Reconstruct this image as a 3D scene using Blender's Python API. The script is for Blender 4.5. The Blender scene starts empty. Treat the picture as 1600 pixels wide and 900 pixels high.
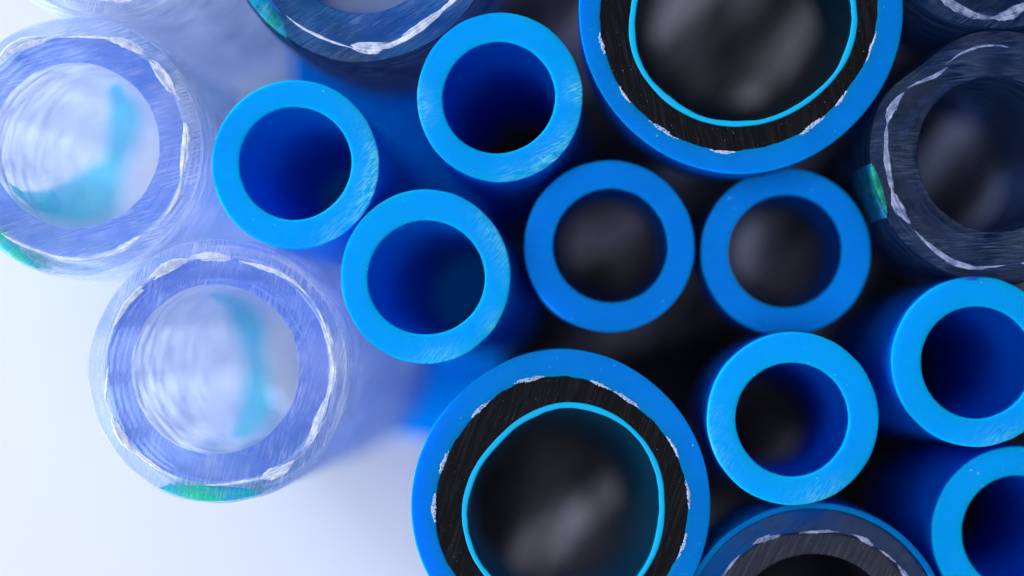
import bpy, math, random
from mathutils import Vector, noise

# ------------------------------------------------------------------ scale, camera, light
MM = 0.001                    # everything is authored in millimetres
LEN = 50.0                    # length of the cut hose pieces
DIST = 160.0                  # camera to the plane of the cut ends
HCAM = LEN + DIST
K = 0.045                     # millimetres per photograph pixel on that plane
VX, VY = 870.0, 520.0         # pixel towards which the hoses run

scene = bpy.context.scene
C = scene.collection
cam_d = bpy.data.cameras.new('camera')
cam = bpy.data.objects.new('camera', cam_d)
C.objects.link(cam)
cam.location = (0, 0, HCAM * MM)
cam_d.sensor_width = 36.0
cam_d.lens = 36.0 * DIST / (1600 * K)
cam_d.shift_x = (800 - VX) / 1600
cam_d.shift_y = (VY - 450) / 1600
cam_d.clip_start = 0.005
cam_d.clip_end = 20.0
cam_d.dof.use_dof = True
cam_d.dof.focus_distance = (DIST + 0.5) * MM
cam_d.dof.aperture_fstop = 10.0
scene.camera = cam

world = bpy.data.worlds.new('World')
scene.world = world
world.use_nodes = True
wb = world.node_tree.nodes['Background']
wb.inputs['Color'].default_value = (0.45, 0.55, 1.0, 1)
wb.inputs['Strength'].default_value = 0.035

def area(name, loc, target, size, energy, col, size_y=None):
    d = bpy.data.lights.new(name, 'AREA')
    d.shape = 'RECTANGLE'
    d.size = size * MM
    d.size_y = (size_y or size) * MM
    d.energy = energy
    d.color = col
    o = bpy.data.objects.new(name, d)
    C.objects.link(o)
    o.location = Vector(loc) * MM
    o.rotation_euler = (Vector(target) * MM - o.location).to_track_quat('-Z', 'Y').to_euler()
    return o

area('softbox', (-50, -30, 520), (0, 0, 50), 380, 2.7, (0.93, 0.96, 1.0))
area('side_lamp', (-260, -160, 42), (-30, -5, 30), 120, 1.9, (0.86, 0.92, 1.0), 60)

area('upper_fill_light', (-210, 210, 60), (-25, 15, 15), 110, 1.3, (0.80, 0.90, 1.0), 60)  # added fill light to brighten the upper left gap

scene.view_settings.view_transform = 'Standard'
scene.view_settings.look = 'None'
scene.view_settings.exposure = 0
scene.view_settings.gamma = 1
scene.render.engine = 'CYCLES'
cy = scene.cycles
cy.use_denoising = True
cy.max_bounces = 14
cy.transmission_bounces = 12
cy.transparent_max_bounces = 12
cy.diffuse_bounces = 5
cy.glossy_bounces = 5
cy.sample_clamp_indirect = 4.0
cy.caustics_reflective = True
cy.caustics_refractive = True
cy.blur_glossy = 0.5

# ------------------------------------------------------------------ helpers
def at(px, py, z):
    """point (mm) at height z that the photograph shows at pixel px, py"""
    s = (HCAM - z) / DIST * K
    return ((px - VX) * s, -(py - VY) * s)

def rad(r, z):
    return r * (HCAM - z) / DIST * K

def mesh(name, verts, faces, mats, parent=None, smooth=True, fmat=None, sharp=None):
    me = bpy.data.meshes.new(name)
    me.from_pydata([(v[0] * MM, v[1] * MM, v[2] * MM) for v in verts], [], faces)
    for m in (mats if isinstance(mats, (list, tuple)) else [mats]):
        me.materials.append(m)
    if smooth:
        me.polygons.foreach_set('use_smooth', [True] * len(me.polygons))
    if fmat:
        me.polygons.foreach_set('material_index', fmat)
    me.update()
    o = bpy.data.objects.new(name, me)
    C.objects.link(o)
    if parent:
        o.parent = parent
    return o

def thing(name, label, cat, loc=(0, 0, 0), group=None):
    o = bpy.data.objects.new(name, None)
    o.empty_display_size = 0.005
    C.objects.link(o)
    o.location = Vector(loc) * MM
    tag(o, label, cat, group)
    return o

def tag(o, label, cat, group=None):
    o['label'] = label
    o['category'] = cat
    if group:
        o['group'] = group

def fn(r):
    """radius as a function of angle: a number, a dict of degrees -> radius, or a function"""
    if callable(r):
        return r
    if isinstance(r, dict):
        ks = sorted(r)
        def f(a):
            d = math.degrees(a) % 360
            n = len(ks)
            for i in range(n):
                a0, a1 = ks[i], ks[(i + 1) % n]
                e = a1 + (360 if a1 <= a0 else 0)
                x = d if d >= a0 else d + 360
                if a0 <= x <= e:
                    t = (x - a0) / (e - a0)
                    p0, p1, p2, p3 = r[ks[i - 1]], r[a0], r[a1], r[ks[(i + 2) % n]]
                    return 0.5 * (2 * p1 + (p2 - p0) * t + (2 * p0 - 5 * p1 + 4 * p2 - p3) * t * t
                                  + (3 * p1 - p0 - 3 * p2 + p3) * t ** 3)
            return r[ks[0]]
        return f
    return lambda a: r

def loop_mesh(name, rings, mat, parent=None, close=True, n=128, fmat=None):
    """rings: list of functions angle -> (x, y, z); neighbours are bridged; close joins last to first"""
    verts, faces, fm = [], [], []
    for g in rings:
        for i in range(n):
            verts.append(g(2 * math.pi * i / n))
    m = len(rings)
    for j in range(m if close else m - 1):
        k = (j + 1) % m
        for i in range(n):
            i2 = (i + 1) % n
            faces.append((j * n + i, j * n + i2, k * n + i2, k * n + i))
            fm.append(fmat[j] if fmat else 0)
    return mesh(name, verts, faces, mat, parent, fmat=fm)

def tube_rings(ro, ri, top, bend=(0, 0), bev=0.12, wob=0.0, seed=0, nz=14, ripple=None, face_rings=3, wave=0.0, dens=1.0, oripple=None):
    """closed tube of length top: outer wall from the bottom up, bevel, cut end, inner wall down"""
    ro, ri = fn(ro), fn(ri)
    def ctr(z):
        d = (top - z) / LEN
        return bend[0] * d * d, bend[1] * d * d
    def ring(rf, z, dr=0.0, lump=0.0, rip=None):
        def g(a):
            cx, cy = ctr(z)
            r = rf(a) + dr
            zz = z
            if lump:
                q = Vector((math.cos(a) * 3 + seed, math.sin(a) * 3, dr * 2))
                r += lump * noise.noise(q * 1.3)
                zz += wave * noise.noise(q * 0.9 + Vector((0, 0, 7)))
            if rip:
                r += rip(a, top - z)
            return (cx + r * math.cos(a), cy + r * math.sin(a), zz)
        return g
    R = []
    for j in range(nz + 1):
        z = (top - bev) * (1 - (1 - j / nz) ** dens)
        R.append(ring(ro, z, 0, wob if j > nz - 2 else 0, oripple))
    for q in (0.3, 0.7, 1.0):
        b = math.pi / 2 * q
        R.append(ring(ro, top - bev * (1 - math.sin(b)), -bev * (1 - math.cos(b)), wob))
    n_out = len(R) - 1
    def mid(t):
        def rf(a):
            return (ro(a) - bev) * (1 - t) + (ri(a) + bev) * t
        return rf
    for t in [k / (face_rings + 1) for k in range(1, face_rings + 1)]:
        R.append(ring(mid(t), top, 0, wob * 0.7))
    for q in (0.0, 0.3, 0.7, 1.0):
        b = math.pi / 2 * (1 - q)
        R.append(ring(ri, top - bev * (1 - math.sin(b)), bev * (1 - math.cos(b)), wob * 0.5))
    n_in = len(R) - 1
    for j in range(1, nz + 1):
        z = (top - bev) * (1 - (j / nz) ** dens)
        R.append(ring(ri, z, 0, 0, ripple))
    return R, n_out, n_in

# ------------------------------------------------------------------ materials
def mat(name):
    m = bpy.data.materials.new(name)
    m.use_nodes = True
    nt = m.node_tree
    return m, nt, nt.nodes['Principled BSDF'], nt.nodes['Material Output']

def coords(nt, scale=(1, 1, 1), rot=(0, 0, 0), vary=0.0):
    tc = nt.nodes.new('ShaderNodeTexCoord')
    geo = nt.nodes.new('ShaderNodeNewGeometry')
    mp = nt.nodes.new('ShaderNodeMapping')
    mp.inputs['Scale'].default_value = [s * 1000 for s in scale]
    mp.inputs['Rotation'].default_value = rot
    # rotate first, then stretch
    r = nt.nodes.new('ShaderNodeVectorRotate')
    r.inputs['Angle'].default_value = rot[2]
    mp.inputs['Rotation'].default_value = (0, 0, 0)
    nt.links.new(geo.outputs['Position'], r.inputs['Vector'])
    if vary:
        oi = nt.nodes.new('ShaderNodeObjectInfo')
        nt.links.new(mul(nt, mul(nt, oi.outputs['Random'], vary), rot[2] - vary / 2, 'ADD'), r.inputs['Angle'])
    nt.links.new(r.outputs[0], mp.inputs['Vector'])
    return mp.outputs[0]

def tex(nt, vec, scale, detail=4, rough=0.5, dist=0.0):
    n = nt.nodes.new('ShaderNodeTexNoise')
    n.inputs['Scale'].default_value = scale
    n.inputs['Detail'].default_value = detail
    n.inputs['Roughness'].default_value = rough
    n.inputs['Distortion'].default_value = dist
    nt.links.new(vec, n.inputs['Vector'])
    return n.outputs['Fac']

def ramp(nt, fac, stops):
    n = nt.nodes.new('ShaderNodeValToRGB')
    el = n.color_ramp.elements
    while len(el) < len(stops): el.new(0.5)
    for e, (p, c) in zip(el, stops):
        e.position = p
        e.color = (*c, 1) if isinstance(c, tuple) else (c, c, c, 1)
    nt.links.new(fac, n.inputs[0])
    return n.outputs[0]

def mul(nt, a, b, op='MULTIPLY'):
    n = nt.nodes.new('ShaderNodeMath'); n.operation = op
    for i, x in enumerate((a, b)):
        if isinstance(x, (int, float)): n.inputs[i].default_value = x
        else: nt.links.new(x, n.inputs[i])
    return n.outputs[0]

def mixc(nt, fac, a, b):
    n = nt.nodes.new('ShaderNodeMix'); n.data_type = 'RGBA'
    for s, x in ((n.inputs[0], fac), (n.inputs[6], a), (n.inputs[7], b)):
        if isinstance(x, tuple): s.default_value = (*x, 1)
        elif isinstance(x, (int, float)): s.default_value = x
        else: nt.links.new(x, s)
    return n.outputs[2]

def bump(nt, h, strength, dist, normal=None):
    n = nt.nodes.new('ShaderNodeBump')
    n.inputs['Strength'].default_value = strength
    n.inputs['Distance'].default_value = dist * MM
    nt.links.new(h, n.inputs['Height'])
    if normal: nt.links.new(normal, n.inputs['Normal'])
    return n.outputs[0]

def upward(nt):
    """1 where the surface faces along the hose (the saw cut), 0 on the walls"""
    geo = nt.nodes.new('ShaderNodeNewGeometry')
    sep = nt.nodes.new('ShaderNodeSeparateXYZ')
    nt.links.new(geo.outputs['True Normal'], sep.inputs[0])
    return mul(nt, sep.outputs[2], 0.9, 'GREATER_THAN')

def scratch_lines(nt, angle, fine=9.0, long=0.35, thr=(0.60, 0.72)):
    v = coords(nt, (fine, long, 1), (0, 0, angle), 1.3)
    n = tex(nt, v, 1.0, 3, 0.6, 0.15)
    return ramp(nt, n, [(thr[0], 0.0), (thr[1], 1.0)])

def blue_plastic(name, col, angle=0.6, sawn=True):
    m, nt, p, out = mat(name)
    if sawn:
        sc = scratch_lines(nt, angle, 8.0, 1.0, (0.47, 0.60))
        sc2 = scratch_lines(nt, angle + 0.5, 11.0, 0.8, (0.55, 0.66))
        at_ = nt.nodes.new('ShaderNodeAttribute'); at_.attribute_name = 'wear'
        f = mul(nt, mul(nt, sc, sc2, 'MAXIMUM'), mul(nt, at_.outputs['Fac'], 0.75))
        dots = ramp(nt, tex(nt, coords(nt), 3.2, 1, 0.4), [(0.76, 0.0), (0.80, 0.5)])
        f = mul(nt, f, dots, 'MAXIMUM')
        tone = tex(nt, coords(nt), 0.12, 2)
        base = mixc(nt, tone, tuple(c * 0.78 for c in col), tuple(min(0.98, c * 1.18) for c in col))
        nt.links.new(mixc(nt, f, base, (0.25, 0.72, 0.92)), p.inputs['Base Color'])
        fine = scratch_lines(nt, angle + 0.05, 14.0, 0.5, (0.35, 0.7))
        nt.links.new(bump(nt, fine, 0.10, 0.03), p.inputs['Normal'])
    else:
        p.inputs['Base Color'].default_value = (*col, 1)
        nt.links.new(bump(nt, tex(nt, coords(nt, (3, 3, 0.2)), 1.0, 3), 0.15, 0.05), p.inputs['Normal'])
    p.inputs['Roughness'].default_value = 0.42
    p.inputs['Specular IOR Level'].default_value = 0.08
    p.inputs['Specular Tint'].default_value = (0.15, 0.6, 1.0, 1)
    p.inputs['Subsurface Weight'].default_value = 1.0
    p.inputs['Subsurface Radius'].default_value = (0.15, 0.8, 2.2)
    p.inputs['Subsurface Scale'].default_value = MM
    return m

def clear_plastic(name, tint, rough, angle=0.7, frost=0.0, frostcol=(0.75, 0.8, 1.0), pure=0.5, ptint=None, milk=0.0, milkcol=(0.5, 0.55, 0.95), even=False):
    m, nt, p, out = mat(name)
    p.inputs['Transmission Weight'].default_value = 1.0
    p.inputs['IOR'].default_value = 1.35
    p.inputs['Specular IOR Level'].default_value = 0.3
    p.inputs['Base Color'].default_value = (*tint, 1)
    p.inputs['Roughness'].default_value = rough
    def over(fac, a, b):
        ms = nt.nodes.new('ShaderNodeMixShader')
        if isinstance(fac, float): ms.inputs[0].default_value = fac
        else: nt.links.new(fac, ms.inputs[0])
        nt.links.new(a, ms.inputs[1]); nt.links.new(b, ms.inputs[2])
        return ms.outputs[0]
    def sh(kind, col):
        d = nt.nodes.new(kind)
        d.inputs[0].default_value = (*col, 1)
        return d.outputs[0]
    cur = over(pure, p.outputs[0], sh('ShaderNodeBsdfTransparent', ptint or tint))
    if milk:
        n = ramp(nt, tex(nt, coords(nt), 0.16, 2), [(0.40, 0.35), (0.62, 1.0)])
        d1, t1 = nt.nodes.new('ShaderNodeBsdfDiffuse'), nt.nodes.new('ShaderNodeBsdfTranslucent')
        tone = ramp(nt, tex(nt, coords(nt, (1, 1, 0.3)), 0.13, 3, 0.5), [(0.40, 0.0), (0.60, 1.0)])
        cc = mixc(nt, tone, tuple(c * k for c, k in zip(milkcol, (0.35, 0.65, 0.95))), tuple(min(1, c * 1.3) for c in milkcol))
        if even: cc = mixc(nt, 0.0, milkcol, milkcol)
        nt.links.new(cc, d1.inputs[0]); nt.links.new(cc, t1.inputs[0])
        both = over(0.5, d1.outputs[0], t1.outputs[0])
        cur = over(mul(nt, n, milk), cur, both)
    if frost:
        sc = scratch_lines(nt, angle, 8.0, 0.5, (0.42, 0.72))
        patch = ramp(nt, tex(nt, coords(nt), 0.4, 3, 0.6), [(0.38, 0.1), (0.65, 1.0)])
        nt.links.new(bump(nt, sc, 0.5, 0.05), p.inputs['Normal'])
        cur = over(mul(nt, mul(nt, sc, patch), frost), cur, sh('ShaderNodeBsdfDiffuse', frostcol))
    else:
        n = tex(nt, coords(nt, (1, 1, 0.25)), 0.8, 3)
        nt.links.new(bump(nt, n, 0.25, 0.3), p.inputs['Normal'])
    nt.links.new(cur, out.inputs[0])
    return m

def plain(name, col, rough=0.5, spec=0.5, sss=0.0, var=0.15, vs=2.0, bmp=0.2):
    m, nt, p, out = mat(name)
    n = tex(nt, coords(nt), vs, 5, 0.6)
    dark = tuple(c * (1 - var) for c in col)
    lite = tuple(min(1, c * (1 + var)) for c in col)
    nt.links.new(mixc(nt, n, dark, lite), p.inputs['Base Color'])
    p.inputs['Roughness'].default_value = rough
    p.inputs['Specular IOR Level'].default_value = spec
    if sss:
        p.inputs['Subsurface Weight'].default_value = sss
        p.inputs['Subsurface Radius'].default_value = (0.3, 0.6, 0.9)
        p.inputs['Subsurface Scale'].default_value = MM
    nt.links.new(bump(nt, n, bmp, 0.05), p.inputs['Normal'])
    return m

M_BLUE = blue_plastic('sawn_blue_polyethylene', (0.0, 0.35, 0.96))
M_WALL_DEEP_SHADE = blue_plastic('deep_shaded_blue_wall', (0.0, 0.05, 0.34), sawn=False)  # same hose wall with deeper shade put into the colour, for the recessed hoses
M_WALL_LIT = blue_plastic('lit_blue_wall', (0.0, 0.28, 0.95), sawn=False)  # same hose wall made brighter in colour, standing for a lit bore
M_BLUE_SHADE = blue_plastic('sawn_shaded_blue_polyethylene', (0.0, 0.205, 0.72))  # same blue plastic with the shade of the recess put into the colour
M_WALL_SHADE = blue_plastic('shaded_blue_wall', (0.0, 0.14, 0.80), sawn=False)  # wall colour darkened for the light falling off down the hose
M_SLEEVE = blue_plastic('sawn_blue_sleeve', (0.0, 0.20, 0.68), angle=1.2)
M_SLEEVE_SHADE = blue_plastic('shaded_sleeve_wall', (0.0, 0.08, 0.42), sawn=False)  # sleeve wall with the same fall-off of light put into its colour
M_SKIN = blue_plastic('thin_blue_skin', (0.0, 0.15, 0.50), sawn=False)
M_LINER = plain('cyan_liner', (0.0, 0.40, 0.74), 0.4, 0.06, 0.0, 0.08, 1.0, 0.1)
M_LINER_SHADE = plain('shaded_liner_bore', (0.0, 0.05, 0.11), 0.4, 0.05, 0.0, 0.05)  # liner with the shade inside the upper bore put into its colour
M_LINER_GLOW = plain('half_lit_liner_bore', (0.0, 0.17, 0.36), 0.4, 0.05, 0.0, 0.05)  # liner dimmed less, keeping the glow of the lower bore in its colour
M_THREAD = plain('white_thread', (0.78, 0.80, 0.92), 0.7, 0.3, 0, 0.12, 5.0, 0.6)
M_THREAD_D = plain('dimmed_thread', (0.05, 0.08, 0.14), 0.7, 0.1, 0, 0.12, 5.0, 0.6)  # white thread with shade put into its colour, for the hoses over the dark table
M_TUFT = plain('frayed_thread', (0.50, 0.62, 0.85), 0.8, 0.1, 0, 0.2, 6.0, 0.3)
M_STRIPE = plain('teal_stripe', (0.0, 0.42, 0.50), 0.4, 0.4, 0, 0.35, 0.6)
def dye(name, c1, c2, sc, tr):
    m, nt, p, out = mat(name)
    n = ramp(nt, tex(nt, coords(nt), sc, 3), [(0.42, 0.0), (0.58, 1.0)])
    c = mixc(nt, n, c1, c2)
    c = mixc(nt, mul(nt, scratch_lines(nt, 0.75, 8.0, 0.5, (0.5, 0.72)), 0.45), c, (0.55, 0.65, 0.95))
    p.inputs['Roughness'].default_value = 0.4
    p.inputs['Specular IOR Level'].default_value = 0.15
    nt.links.new(c, p.inputs['Base Color'])
    t = nt.nodes.new('ShaderNodeBsdfTranslucent')
    nt.links.new(c, t.inputs[0])
    ms = nt.nodes.new('ShaderNodeMixShader')
    ms.inputs[0].default_value = tr
    nt.links.new(p.outputs[0], ms.inputs[1]); nt.links.new(t.outputs[0], ms.inputs[2])
    tp = nt.nodes.new('ShaderNodeBsdfTransparent'); tp.inputs[0].default_value = (0.6, 0.95, 0.9, 1)
    m2 = nt.nodes.new('ShaderNodeMixShader')
    nt.links.new(ramp(nt, tex(nt, coords(nt), 1.1, 3), [(0.35, 0.15), (0.65, 0.65)]), m2.inputs[0])
    nt.links.new(ms.outputs[0], m2.inputs[1]); nt.links.new(tp.outputs[0], m2.inputs[2])
    nt.links.new(m2.outputs[0], out.inputs[0])
    return m
M_STRIPE_G = dye('green_stripe', (0.0, 0.55, 0.30), (0.0, 0.42, 0.70), 0.45, 0.2)
M_BAND = dye('teal_dye', (0.04, 0.74, 0.76), (0.10, 0.60, 0.85), 0.4, 0.5)
M_CLEAR = clear_plastic('clear_vinyl', (0.90, 0.93, 1.0), 0.06, pure=0.80, milk=0.20, milkcol=(0.78, 0.86, 1.0), even=True)
M_FACE_OUT = clear_plastic('sawn_clear_jacket', (0.70, 0.78, 1.0), 0.22, 0.75, frost=0.55, frostcol=(0.72, 0.76, 1.0), ptint=(0.62, 0.72, 0.98), pure=0.7, milk=0.35, milkcol=(0.60, 0.67, 0.95))
M_FACE = clear_plastic('sawn_clear_core', (0.50, 0.60, 1.0), 0.22, 0.75, frost=0.45, frostcol=(0.62, 0.68, 1.0), ptint=(0.24, 0.42, 0.92), pure=0.72, milk=0.42, milkcol=(0.34, 0.43, 0.88))
M_CLEAR_D = clear_plastic('clear_vinyl_dimmed', (0.62, 0.74, 0.92), 0.06, pure=0.85)  # clear vinyl darkened in colour, shade of the dark surroundings put in
M_FACE_D = clear_plastic('sawn_clear_vinyl_dimmed', (0.15, 0.35, 0.75), 0.2, 1.35, frost=0.22, frostcol=(0.26, 0.38, 0.64), ptint=(0.20, 0.45, 0.90), pure=0.75, milk=0.10, milkcol=(0.01, 0.12, 0.38))
M_FACE_M = clear_plastic('sawn_clear_blue', (0.20, 0.50, 0.9), 0.2, 1.0, frost=0.22, frostcol=(0.4, 0.55, 0.9), ptint=(0.15, 0.50, 0.95), pure=0.75, milk=0.45, milkcol=(0.0, 0.22, 0.58))
M_DEEP = clear_plastic('deep_blue_vinyl', (0.02, 0.2, 0.55), 0.15, 1.0, frost=0.04, frostcol=(0.0, 0.12, 0.35), ptint=(0.0, 0.15, 0.5), milk=0.85, milkcol=(0.0, 0.10, 0.40))

def yarn_mat(name, col, clear):
    m, nt, p, out = mat(name)
    p.inputs['Base Color'].default_value = (*col, 1)
    p.inputs['Roughness'].default_value = 0.5
    p.inputs['Specular IOR Level'].default_value = 0.3
    tr = nt.nodes.new('ShaderNodeBsdfTransparent')
    tr.inputs[0].default_value = (0.85, 0.9, 1.0, 1)
    ms = nt.nodes.new('ShaderNodeMixShader')
    n = ramp(nt, tex(nt, coords(nt), 1.6, 3, 0.6), [(0.35, clear * 0.3), (0.65, clear)])
    nt.links.new(n, ms.inputs[0])
    nt.links.new(p.outputs[0], ms.inputs[1]); nt.links.new(tr.outputs[0], ms.inputs[2])
    nt.links.new(ms.outputs[0], out.inputs[0])
    return m
M_YARN = yarn_mat('sawn_yarn', (0.78, 0.84, 0.98), 0.65)
M_YARN_D = yarn_mat('sawn_yarn_dimmed', (0.42, 0.48, 0.68), 0.9)  # yarn darkened in colour for shade; also the grey yarn of the charcoal-core hose

def black_rubber(name, base, streak, angle):
    m, nt, p, out = mat(name)
    sc = scratch_lines(nt, angle, 5.0, 0.25, (0.45, 0.75))
    sp = ramp(nt, tex(nt, coords(nt), 7.0, 2, 0.5), [(0.71, 0.0), (0.76, 1.0)])
    c = mixc(nt, sc, base, streak)
    c = mixc(nt, mul(nt, sp, mul(nt, upward(nt), 0.6)), c, (0.25, 0.27, 0.35))
    nt.links.new(c, p.inputs['Base Color'])
    p.inputs['Roughness'].default_value = 0.55
    p.inputs['Specular IOR Level'].default_value = 0.04
    nt.links.new(bump(nt, sc, 0.5, 0.08), p.inputs['Normal'])
    return m
M_BLACK = black_rubber('black_rubber', (0.003, 0.003, 0.005), (0.016, 0.016, 0.022), 0.1)
M_GREY = black_rubber('charcoal_rubber', (0.022, 0.026, 0.042), (0.055, 0.06, 0.085), 0.1)

def white_card():
    m, nt, p, out = mat('white_card')
    n = tex(nt, coords(nt), 0.03, 2)
    nt.links.new(mixc(nt, n, (0.48, 0.485, 0.56), (0.52, 0.53, 0.58)), p.inputs['Base Color'])
    p.inputs['Roughness'].default_value = 0.5
    p.inputs['Specular IOR Level'].default_value = 0.3
    return m
M_WHITE = white_card()
M_BLUE_SPILL = plain('blue_spill', (0.0, 0.30, 0.88), 0.5, 0.0, 0, 0.1, 0.1)  # colour of the blue light that the hoses spill on the white card
def slab():
    m, nt, p, out = mat('dark_smoky_slab')
    v = coords(nt, (0.32, 0.12, 0.1), (0, 0, 0.6))
    wv = nt.nodes.new('ShaderNodeTexWave')
    wv.inputs['Scale'].default_value = 0.034
    wv.inputs['Distortion'].default_value = 9.0
    wv.inputs['Detail'].default_value = 3.0
    wv.inputs['Detail Scale'].default_value = 1.1
    nt.links.new(coords(nt, (1.0, 0.55, 1), (0, 0, 0.75)), wv.inputs['Vector'])
    n1 = ramp(nt, wv.outputs['Fac'], [(0.30, 0.10), (0.65, 0.32), (0.97, 0.85)])
    n2 = ramp(nt, tex(nt, v, 1.0, 4, 0.5, 1.0), [(0.38, 0.25), (0.60, 1.0)])
    n = mul(nt, mul(nt, n1, n2), 1.5)
    geo = nt.nodes.new('ShaderNodeNewGeometry')
    tot = None
    # smoky pattern of the slab, with light down the bores painted in as paleness
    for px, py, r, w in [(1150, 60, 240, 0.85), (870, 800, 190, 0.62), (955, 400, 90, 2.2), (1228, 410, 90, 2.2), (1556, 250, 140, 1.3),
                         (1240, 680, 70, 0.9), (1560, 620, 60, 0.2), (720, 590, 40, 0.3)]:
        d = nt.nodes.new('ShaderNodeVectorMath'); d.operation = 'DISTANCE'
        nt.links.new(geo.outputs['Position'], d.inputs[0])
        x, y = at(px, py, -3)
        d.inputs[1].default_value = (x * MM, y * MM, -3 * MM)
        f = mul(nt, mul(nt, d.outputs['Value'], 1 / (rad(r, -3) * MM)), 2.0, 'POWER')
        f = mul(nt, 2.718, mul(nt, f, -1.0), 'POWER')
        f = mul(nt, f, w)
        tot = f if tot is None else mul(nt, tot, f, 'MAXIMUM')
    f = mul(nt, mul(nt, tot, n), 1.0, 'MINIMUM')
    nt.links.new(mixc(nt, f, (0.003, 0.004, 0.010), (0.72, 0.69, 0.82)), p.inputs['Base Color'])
    p.inputs['Roughness'].default_value = 0.7
    p.inputs['Specular IOR Level'].default_value = 0.1
    return m
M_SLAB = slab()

# ------------------------------------------------------------------ the surface the hoses stand on
def sheet(name, pts, z, th, m):
    n = len(pts)
    v = [(x, y, z - th) for x, y in pts] + [(x, y, z) for x, y in pts]
    f = [tuple(range(n, 2 * n)), tuple(reversed(range(n)))] + [(i, (i + 1) % n, n + (i + 1) % n, n + i) for i in range(n)]
    o = mesh(name, v, f, m, smooth=False)
    o['kind'] = 'structure'
    return o
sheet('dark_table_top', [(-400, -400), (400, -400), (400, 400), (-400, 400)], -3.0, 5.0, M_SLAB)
edge = [(720, 1600), (690, 900), (700, 700), (790, 560), (740, 300), (700, 0), (690, -900)]
sheet('white_card', [(-300, -300)] + [at(x, y, -1.0) for x, y in edge] + [(-300, 300)], -1.2, 1.4, M_WHITE)
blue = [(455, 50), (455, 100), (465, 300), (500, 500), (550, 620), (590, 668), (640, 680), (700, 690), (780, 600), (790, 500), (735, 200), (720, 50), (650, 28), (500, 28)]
sheet('blue_spill', [at(x, y, 0) for x, y in reversed(blue)], 0.0, 1.0, M_BLUE_SPILL)  # blue light on the white card, put in as a coloured sheet

# ------------------------------------------------------------------ hoses
def place(px, py, drop):
    z = LEN - drop
    x, y = at(px, py, z)
    return x, y, z

GB = 'plain blue plastic hoses cut square'
def set_wear(o, n, no, ni, wear):
    """how scraped the cut end is, per vertex: strongest at the rim, at the angles (degrees, width, strength) given"""
    a_ = o.data.attributes.new('wear', 'FLOAT', 'POINT')
    v = [0.0] * len(o.data.vertices)
    for j in range(no - 3, ni + 1):
        t = max(0, (j - no) / (ni - no))
        for i in range(n):
            d = 360 * i / n
            w = 0
            for (c, wd, st) in wear:
                e = (d - c + 180) % 360 - 180
                w = max(w, st * math.exp(-(e / wd) ** 2))
            v[j * n + i] = w * math.exp(-(t / 0.42) ** 2)
    a_.data.foreach_set('value', v)

def blue_hose(px, py, r, ri, drop, label, bend=(0, 0), ell=0.0, seed=0, wear=(), sawn=None, skin=None):
    x, y, z = place(px, py, drop)
    ro_, ri_ = rad(r, z), rad(ri, z)
    fo = lambda a: ro_ * (1 - ell * math.cos(2 * a))
    fi = lambda a: ri_ * (1 - ell * math.cos(2 * a + seed) + 0.005 * math.sin(3 * a + seed)) + 0.09 * math.cos(a - seed * 1.7)
    R, no, ni = tube_rings(fo, fi, z, bend, bev=0.14, wob=0.03, seed=seed, nz=24, face_rings=9)
    fm = [0 if no - 3 <= j < ni else 1 for j in range(len(R))]
    o = loop_mesh('blue_hose', R, [sawn or M_BLUE, skin or M_WALL_SHADE], n=144, fmat=fm)
    set_wear(o, 144, no, ni, wear)
    o.location = (x * MM, y * MM, 0)
    tag(o, label, 'hose', GB)
    return o

blue_hose(461, 257, 131.5, 88, 0.0, 'bright blue hose with an all deep blue bore, beside the left frosted clear hose', (0.5, -0.5), 0.005, 1, [(-15, 38, 1.0), (-60, 14, .5)], None, M_WALL_LIT)
blue_hose(781, 152, 131, 87.5, 0.0, 'bright blue hose left of the upper black-lined hose, scraped on both sides of its rim', (1.2, -1.0), 0.012, 2, [(-48, 22, 1.0), (5, 9, 1.0), (186, 12, .8), (-80, 12, .4)])
blue_hose(665, 432, 134.5, 90.5, 0.0, 'bright blue hose with dark blue bore, directly right of the lower frosted clear hose', (2.0, -0.5), 0.014, 3, [(25, 22, .6), (-80, 16, .6), (-35, 10, .4)], None, M_WALL_LIT)
blue_hose(952, 385, 134, 89, 5.0, 'shaded blue hose set slightly back in the centre, with a grey smoky bore', (1.4, 1.9), 0.004, 4, [], M_BLUE_SHADE, M_WALL_DEEP_SHADE)
blue_hose(1228, 394, 132, 88, 6.5, 'shaded blue hose, set furthest back, left of the clear hose with green streak', (4.8, 1.7), -0.008, 5, [], M_BLUE_SHADE, M_WALL_DEEP_SHADE)
blue_hose(1239, 654, 135, 88.5, 0.0, 'bright blue hose with black bore, right of the lower black-lined hose', (2.2, -2.2), 0.005, 6, [(-70, 18, .5), (195, 25, .35)])
blue_hose(1525, 565, 133, 87.5, 0.0, 'bright blue hose with black bore cut by the right edge, below the large clear hose', (0.8, -1.5), 0.003, 7, [(-75, 18, .45)])
blue_hose(1590, 833, 135, 88, 3.0, 'mid blue hose with navy bore in the bottom right corner', (2.0, -2.2), 0.004, 8)

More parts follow.
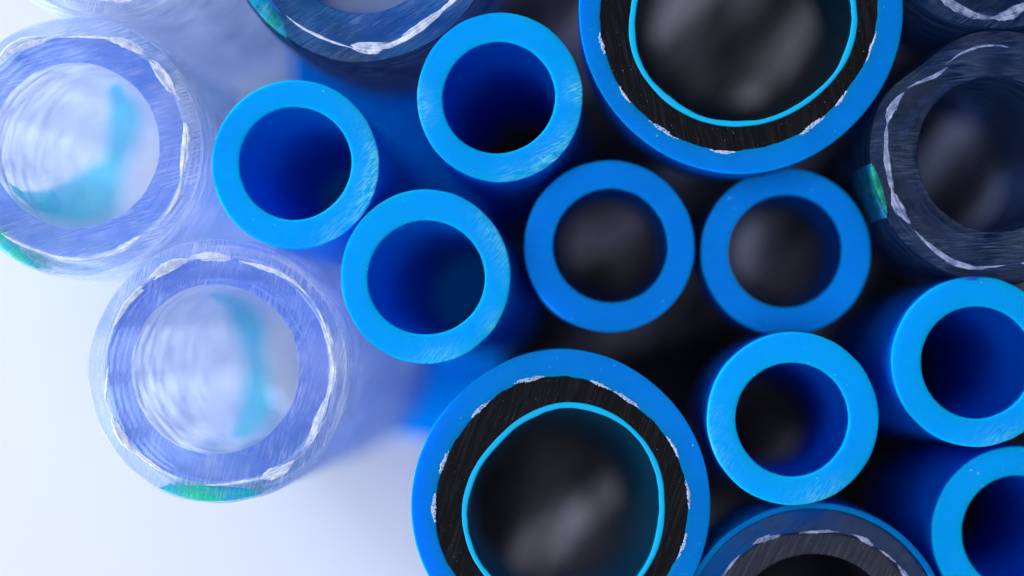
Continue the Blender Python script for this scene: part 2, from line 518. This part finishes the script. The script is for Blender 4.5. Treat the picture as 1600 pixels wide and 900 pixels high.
def yarn(name, z, rf, a0, a1, w, m, parent, seed, strands=9, thick=0.045, segs=20, fray=0.55, slope=0.0, rise=0.05):
    """the sawn-through yarn of the braid: a lens of fine strands lying along an arc"""
    rnd = random.Random(seed)
    verts, faces = [], []
    k = 4
    mid = (a0 + a1) / 2
    R0 = rf(mid)
    for q in range(strands):
        u = (q + 0.5) / strands * 2 - 1 + rnd.uniform(-0.1, 0.1)
        s0 = a0 + (a1 - a0) * rnd.uniform(0, fray * abs(u) + 0.04)
        s1 = a1 - (a1 - a0) * rnd.uniform(0, fray * abs(u) + 0.04)
        th = thick * rnd.uniform(0.7, 1.5)
        zz = rnd.uniform(0, rise)
        ph = rnd.uniform(0, 9)
        b0 = len(verts)
        for i in range(segs + 1):
            t = i / segs
            a = s0 + (s1 - s0) * t
            g = (a - a0) / (a1 - a0)
            env = math.sin(math.pi * min(1, max(0, g))) ** 0.7
            r = rf(a) + u * w * env + slope * (g - 0.5) + 0.9 * th * noise.noise(Vector((ph, t * 6, seed)))
            tt = th * (0.25 + 0.75 * min(1, 5 * min(t, 1 - t)))
            for j in range(k):
                b = math.pi / 2 * j + 0.6
                rr = r + tt * math.cos(b)
                verts.append((rr * math.cos(a), rr * math.sin(a), z + zz + tt * math.sin(b)))
        for i in range(segs):
            for j in range(k):
                j2 = (j + 1) % k
                faces.append((b0 + i * k + j, b0 + i * k + j2, b0 + (i + 1) * k + j2, b0 + (i + 1) * k + j))
    return mesh(name, verts, faces, m, parent)

def frayed_tuft(z, rf, a, half, w, m, parent, seed):
    """short cut fibres standing out of the joint between two layers"""
    rnd = random.Random(seed)
    verts, faces = [], []
    for q in range(int(14 * half * rnd.uniform(0.7, 1.3))):
        g = rnd.gauss(0, 0.5)
        if abs(g) > 1: continue
        aa = a + math.radians(half) * g
        r = rf(aa) + w * (0.15 + rnd.uniform(-0.55, 0.55) * (1 - g * g))
        L = rnd.uniform(0.08, 0.30)
        d = aa + math.pi / 2 + rnd.gauss(0, 0.5)
        th = rnd.uniform(0.018, 0.045)
        x0, y0 = r * math.cos(aa), r * math.sin(aa)
        zz = z + rnd.uniform(-0.02, 0.08)
        dx, dy = math.cos(d) * L / 2, math.sin(d) * L / 2
        nx, ny = -math.sin(d) * th, math.cos(d) * th
        b = len(verts)
        up = rnd.uniform(0, 0.06)
        verts += [(x0 - dx, y0 - dy, zz), (x0 + nx, y0 + ny, zz), (x0 + dx, y0 + dy, zz + up), (x0 - nx, y0 - ny, zz), (x0, y0, zz + th), (x0, y0, zz - th)]
        for p, r_ in ((0, 1), (1, 2), (2, 3), (3, 0)):
            faces += [(b + p, b + r_, b + 4), (b + r_, b + p, b + 5)]
    return mesh('thread_end', verts, faces, m, parent, smooth=False)

GC = 'clear braided vinyl hoses'
def clear_hose(px, py, r, ri, hx, hy, drop, label, seed, dark=False, mid=False, bend=(0, 0), stripe=None, inner=None, lump=0.12, ends=12, chamfer=None):
    """hx, hy: how far the bore sits off centre, in photo pixels"""
    rnd = random.Random(seed)
    x, y, z = place(px, py, drop)
    s = rad(1, z)
    ox, oy = hx * s, -hy * s
    ro_, ri_ = r * s, ri * s
    t = thing('clear_hose', label, 'hose', (x, y, 0), GC)
    def fo(a):
        v = ro_ * (1 + 0.006 * math.sin(2 * a + seed) + 0.004 * math.sin(5 * a + seed * 2))
        if chamfer:
            for ca, cw, cd in chamfer:
                d = (math.degrees(a) - ca + 180) % 360 - 180
                v -= cd * s * math.exp(-(d / cw) ** 2)
        return v
    def fi(a):   # bore, seen from the hose centre
        return ri_ * (1 + 0.006 * math.sin(2 * a + seed * 3)) + ox * math.cos(a) + oy * math.sin(a)
    def rip(a, d):
        e = min(1, d / 4)
        return e * (0.14 * math.sin(2 * math.pi * d / 3.3 + 2 * a + seed) * (0.55 + 0.45 * math.cos(11 * a + d * 0.25))
                    + 0.12 * math.sin(2 * a + d * 0.12 + seed))
    def orip(a, d):
        e = min(1, d / 1.0)
        return e * (0.16 * math.sin(2 * math.pi * d / 2.8 + 1.5 * math.sin(2 * a + seed)) + 0.05 * math.sin(16 * a + 2 * d))
    R, no, ni = tube_rings(fo, fi, z, bend, bev=0.10, wob=lump, seed=seed, nz=96, ripple=rip, face_rings=9, wave=0.25, dens=1.5, oripple=orip)
    # the wall is open at the cut; the cut face closes it
    wall = R[ni:] + R[:no + 1]
    mc, mf = (M_CLEAR_D, [M_FACE_D, M_FACE_D]) if dark else (M_CLEAR, [M_FACE_OUT, M_FACE])
    if mid: mc, mf = M_CLEAR_D, [M_FACE_M, M_FACE_M]
    loop_mesh('wall', wall, mc, t, close=False, n=160)
    loop_mesh('cut_face', R[no:ni + 1], mf, t, close=False, n=160, fmat=[0 if j < 4 else 1 for j in range(ni - no)])
    rb = lambda a: fo(a) * 0.872 + 0.12 * math.sin(4 * a + seed) + 0.10 * math.sin(7 * a + seed * 1.7)
    # reinforcing threads, wound both ways inside the wall
    for dirn in (1, -1):
        for q in range(6):
            a0 = 2 * math.pi * q / 6 + (0.2 if dirn > 0 else 0)
            verts, faces = [], []
            n, k = 200, 4
            d_end = LEN - 1.0
            for i in range(n + 1):
                d = 0.5 + (z - 1.5) * i / n
                a = a0 + dirn * d * 0.45
                cx, cyy = bend[0] * (d / LEN) ** 2, bend[1] * (d / LEN) ** 2
                rr = ro_ * 0.872 + 0.12 * dirn
                for j in range(k):
                    b = 2 * math.pi * j / k
                    w = 0.13 if dark else 0.21
                    ra = rr + w * 0.7 * math.cos(b)
                    verts.append((cx + ra * math.cos(a), cyy + ra * math.sin(a), z - d + w * 1.3 * math.sin(b)))
            for i in range(n):
                for j in range(k):
                    j2 = (j + 1) % k
                    faces.append((i * k + j, i * k + j2, (i + 1) * k + j2, (i + 1) * k + j))
            mesh('reinforcing_thread', verts, faces, M_THREAD_D if dark else M_THREAD, t)
    # a fine spiral yarn close behind the bore and another close under the outer skin, thick and thin by turns
    for where, pitch, wmax in (('bore', 3.3, 0.34), ('skin', 3.0, 0.30)):
        verts, faces = [], []
        per, k = 72, 4
        n = int((z - 3.0) / pitch * per)
        for i in range(n + 1):
            a = 2 * math.pi * i / per + seed
            d = 1.6 + pitch * i / per + 0.25 * math.sin(2 * a + seed)
            w = wmax * (0.25 + 0.75 * abs(math.cos((5.5 if where == 'bore' else 3.5) * a + d * 0.13)) ** 1.5)
            if dark: w *= 0.5
            g = (d / LEN) ** 2
            rr = (fi(a) + 0.45) if where == 'bore' else (fo(a) - 0.40)
            for j in range(k):
                b = math.pi / 2 * j
                ra = rr + w * 0.5 * math.cos(b)
                verts.append((bend[0] * g + ra * math.cos(a), bend[1] * g + ra * math.sin(a), z - d + w * math.sin(b)))
        for i in range(n):
            for j in range(k):
                j2 = (j + 1) % k
                faces.append((i * k + j, i * k + j2, (i + 1) * k + j2, (i + 1) * k + j))
        mesh('spiral_yarn', verts, faces, M_THREAD_D if dark else M_THREAD, t)
    # cut ends of the braid, a broken white ring
    for q in range(ends):
        a = 2 * math.pi * (q + rnd.uniform(-0.4, 0.4)) / ends
        half = math.pi / ends * rnd.uniform(0.6, 1.6)
        w = s * rnd.choice((1.5, 3.0, 4.5, 6.5, 8.5))
        wv = lambda b: 0.25 * noise.noise(Vector((math.cos(b) * 3 + seed, math.sin(b) * 3, 0)) * 0.9 + Vector((0, 0, 7)))
        yarn('thread_end', z + wv(a) + 0.02, rb, a - half, a + half, w, M_YARN_D if dark and not mid else M_YARN, t, seed * 10 + q,
             strands=5 + int(w / s), thick=0.04 + 0.035 * w / s / 8, slope=rnd.uniform(-0.35, 0.35))
    if stripe:       # coloured marking stripe in the outer wall
        a0, a1, mm, f0 = stripe
        a0, a1 = math.radians(a0), math.radians(a1)
        verts, faces = [], []
        na, nz = 16, 20
        for lay in (0, 1):
            for j in range(nz + 1):
                d = 0.0 + (z - 2) * j / nz
                for i in range(na + 1):
                    a = a0 + (a1 - a0) * i / na
                    env = math.sin(math.pi * i / na) ** 0.6
                    rr = fo(a) - 0.10 if lay else (fo(a) - 0.10) - (fo(a) * (1 - f0)) * env - 0.02
                    cx, cyy = bend[0] * (d / LEN) ** 2, bend[1] * (d / LEN) ** 2
                    verts.append((cx + rr * math.cos(a), cyy + rr * math.sin(a), z - d + (0.03 + 0.25 * noise.noise(Vector((math.cos(a) * 3 + seed, math.sin(a) * 3, 0)) * 0.9 + Vector((0, 0, 7))) if j == 0 else 0)))
        W = na + 1
        L = W * (nz + 1)
        for j in range(nz):
            for i in range(na):
                for b, fl in ((0, 0), (L, 1)):
                    q = (b + j * W + i, b + j * W + i + 1, b + (j + 1) * W + i + 1, b + (j + 1) * W + i)
                    faces.append(q if fl == 0 else tuple(reversed(q)))
        for i in range(na):
            faces.append((i, L + i, L + i + 1, i + 1))
        mesh('marking_stripe', verts, faces, mm, t)
    if inner:        # the same dye band seen on the bore, given as photo points + half width
        pts = inner
        # solve depth and angle so that each point lies on the bore wall
        sol = []
        for (qx, qy, w) in pts:
            best = None
            for i in range(1, 490):
                d = i * 0.1
                X, Y = at(qx, qy, z - d)
                X -= x + ox + bend[0] * (d / LEN) ** 2
                Y -= y + oy + bend[1] * (d / LEN) ** 2
                e = abs(math.hypot(X, Y) - ri_ * 0.985)
                if best is None or e < best[0]:
                    best = (e, d, math.atan2(Y, X))
            sol.append((best[1], best[2], w))
        verts, faces = [], []
        n = len(sol)
        last = None
        S = []
        for d, a, w in sol:
            if last is not None:
                while a - last > math.pi: a -= 2 * math.pi
                while a - last < -math.pi: a += 2 * math.pi
            last = a
            S.append((d, a, w))
        steps = 10
        path = []
        for i in range(n - 1):
            for q in range(steps):
                f = q / steps
                p0, p1, p2, p3 = S[max(0, i - 1)], S[i], S[i + 1], S[min(n - 1, i + 2)]
                path.append(tuple(0.5 * (2 * p1[c] + (p2[c] - p0[c]) * f + (2 * p0[c] - 5 * p1[c] + 4 * p2[c] - p3[c]) * f * f
                                         + (3 * p1[c] - p0[c] - 3 * p2[c] + p3[c]) * f ** 3) for c in range(3)))
        path.append(S[-1])
        m_ = len(path)
        cols = 7
        for i, (d, a, w) in enumerate(path):
            i0, i1 = max(0, i - 1), min(m_ - 1, i + 1)
            td, ta = path[i1][0] - path[i0][0], (path[i1][1] - path[i0][1]) * ri_
            L_ = math.hypot(td, ta) or 1
            nd, na_ = ta / L_, -td / L_
            for c in range(cols):
                u = (c / (cols - 1) - 0.5) * 2 * w
                dd = min(LEN - 0.5, max(0.3, d + nd * u))
                aa = a + na_ * u / ri_
                rr = ri_ - 0.28 + rip(aa, dd) * 0.8
                cx, cyy = bend[0] * (dd / LEN) ** 2 + ox, bend[1] * (dd / LEN) ** 2 + oy
                verts.append((cx + rr * math.cos(aa), cyy + rr * math.sin(aa), z - dd))
        for i in range(m_ - 1):
            for c in range(cols - 1):
                faces.append((i * cols + c, i * cols + c + 1, (i + 1) * cols + c + 1, (i + 1) * cols + c))
        o = mesh('dye_band', verts, faces, M_BAND, t)
    return t

clear_hose(118, 229, 201, 130, 0, -2, 0.0, 'frosted clear hose cut by the left edge, wide teal crescent low in its bore', 11, bend=(1.5, 0),
           stripe=(198, 252, M_STRIPE_G, 0.885),
           inner=[(14, 296, 0.5), (50, 318, 1.0), (100, 321, 1.6), (148, 299, 2.3), (178, 262, 2.8), (190, 215, 2.2), (190, 165, 1.2), (180, 130, 0.4)])
clear_hose(342, 580, 205, 132, -6, -3, 0.0, 'frosted clear hose nearest the bottom left, teal wedge at its rim bottom', 12, bend=(3.0, 0.5),
           stripe=(243, 289, M_STRIPE_G, 0.885),
           inner=[(372, 690, 0.5), (394, 650, 1.5), (400, 600, 2.6), (396, 550, 2.6), (382, 505, 1.5), (362, 470, 0.6), (330, 455, 0.3)])
clear_hose(152, -180, 204, 130, 0, 0, 0.0, 'frosted clear hose showing only its lower rim at the top left', 13)
clear_hose(565, -110, 209, 130, 0, 0, 0.0, 'clear hose cut by the top edge with a green patch on its left rim', 14, dark=True, mid=True, bend=(-1, 3),
           stripe=(205, 235, M_STRIPE_G, 0.89))
clear_hose(1558, -157, 205, 128, 0, 0, 0.0, 'dark clear hose, only a sliver showing in the top right corner', 15, dark=True, bend=(5, 5))
clear_hose(1556, 245, 199, 121, -2, -4, 0.0, 'large dark clear hose at the right edge with a green streak on its left rim', 16, dark=True, bend=(5.0, 2.0),
           stripe=(183, 209, M_STRIPE_G, 0.945), chamfer=[(128, 16, 14)])

GL = 'large black-lined hoses'
def lined_hose(px, py, ro, rm, rl, th, drop, label, seed, bend=(0, 0), flecks=(), glow=None):
    """outer sleeve (ro..rm), black layer (rm..rl), thin cyan liner (rl..rl-th), all in photo pixels from the centre"""
    x, y, z = place(px, py, drop)
    s = rad(1, z)
    ro, rm, rl = fn(ro), fn(rm), fn(rl)
    t = thing('lined_hose', label, 'hose', (x, y, 0), GL)
    jag = lambda a: 1.8 * noise.noise(Vector((math.cos(a) * 14, math.sin(a) * 14, seed))) + 2.2 * noise.noise(Vector((math.cos(a) * 4, math.sin(a) * 4, seed)))
    O = lambda a: ro(a) * s
    Mi = lambda a: (rm(a) + jag(a)) * s
    Li = lambda a: (rl(a) + 0.5 * noise.noise(Vector((math.cos(a) * 8, math.sin(a) * 8, seed + 9)))) * s
    In = lambda a: (rl(a) - th * (1 + 0.45 * noise.noise(Vector((math.cos(a) * 2, math.sin(a) * 2, seed + 3))) + 0.12 * noise.noise(Vector((math.cos(a) * 9, math.sin(a) * 9, seed + 5))))) * s
    R, no, ni = tube_rings(O, Mi, z, bend, bev=0.10, wob=0.03, seed=seed, nz=24, face_rings=5)
    fm = [0 if no - 3 <= j < ni else 1 for j in range(len(R))]
    loop_mesh('outer_sleeve', R, [M_SLEEVE, M_SLEEVE_SHADE], t, n=180, fmat=fm)
    R, _, _ = tube_rings(lambda a: Mi(a) - 0.004, Li, z - 0.05, bend, bev=0.05, wob=0.0, seed=seed, nz=16, face_rings=5)
    loop_mesh('black_layer', R, M_BLACK, t, n=180)
    R, no, ni = tube_rings(lambda a: Li(a) - 0.004, In, z + 0.12, bend, bev=0.10, wob=0.0, seed=seed, nz=16, face_rings=1)
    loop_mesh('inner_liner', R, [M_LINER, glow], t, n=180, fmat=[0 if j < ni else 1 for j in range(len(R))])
    for q, (a, half, w) in enumerate(flecks):
        a, half = math.radians(a), math.radians(half)
        frayed_tuft(z + 0.02, lambda b: Mi(b) + 0.05, a, math.degrees(half) * 1.35, w * s * 1.1, M_TUFT, t, seed * 7 + q)
    return t

# angles run anticlockwise from the right of the photograph
lined_hose(1157, 18, {0: 254, 60: 256, 120: 255, 180: 253, 225: 252, 270: 254, 315: 250},
           {0: 214, 45: 220, 90: 222, 135: 218, 180: 219, 210: 222, 240: 220, 270: 217, 300: 209, 330: 208},
           {0: 182, 40: 170, 90: 135, 140: 160, 180: 172, 200: 181, 225: 183, 250: 182, 270: 180, 290: 178, 315: 179, 340: 184}, 9,
           0.0, 'larger black-lined blue hose cut by the top edge', 21, (3.4, 6.2),
           [(193, 3.5, 4), (216, 3, 2.5), (237, 5, 4.5), (263, 4, 3.5), (302, 5, 4.5), (319, 3, 3), (345, 5, 1.6)], M_LINER_SHADE)
lined_hose(876, 790, {0: 234, 45: 238, 90: 245, 135: 236, 180: 234, 225: 236, 270: 240, 315: 236},
           {0: 199, 30: 196, 60: 194, 90: 202, 120: 198, 150: 192, 180: 196, 225: 198, 270: 198, 315: 198},
           {0: 163, 22: 166, 45: 166, 68: 165, 90: 161, 112: 152, 135: 145, 158: 148, 180: 154, 210: 160, 270: 170, 315: 170}, 9,
           0.5, 'black-lined blue hose cut by the bottom edge, egg-shaped cyan liner', 22, (-1.6, -3.4),
           [(5, 5, 4), (28, 5, 2.5), (58, 5, 4.5), (72, 4, 3.5), (104, 5, 5.5), (130, 4.5, 5), (160, 4.5, 5), (181, 5, 5), (342, 5, 4)], M_LINER_GLOW)

def dark_core_hose(px, py, drop, label, seed, bend):
    x, y, z = place(px, py, drop)
    s = rad(1, z)
    t = thing('dark_core_hose', label, 'hose', (x, y, 0))
    R, _, _ = tube_rings(lambda a: 214 * s, lambda a: 204 * s, z, bend, bev=0.12, wob=0.02, seed=seed, nz=16, face_rings=1)
    loop_mesh('outer_skin', R, M_SKIN, t, n=180)
    mr = lambda a: (171 + 3 * math.sin(3 * a) + 2 * math.sin(7 * a)) * s
    R, _, _ = tube_rings(lambda a: 203.8 * s, mr, z - 0.15, bend, bev=0.05, wob=0.0, seed=seed, nz=16, face_rings=4)
    loop_mesh('translucent_layer', R, M_DEEP, t, n=180)
    R, _, _ = tube_rings(lambda a: mr(a) - 0.006, lambda a: 133 * s, z - 0.05, bend, bev=0.15, wob=0.02, seed=seed, nz=16, face_rings=4)
    loop_mesh('charcoal_core', R, M_GREY, t, n=180)
    for q, (a, half, w) in enumerate([(64, 7, 6), (49, 6, 2), (36, 6, 6), (88, 12, 3), (115, 8, 8), (140, 9, 3), (155, 4, 3)]):
        yarn('thread_end', z + 0.0, lambda b: mr(b) + 0.1, math.radians(a - half), math.radians(a + half), w * s * 0.55, M_YARN_D, t, 90 + q, strands=9, thick=0.05, rise=0.03, slope=0.15 * (-1) ** q)
    return t
dark_core_hose(1272, 999, 2.0, 'navy hose with a charcoal core and thin blue skin at the bottom edge', 31, (3.2, -4.5))
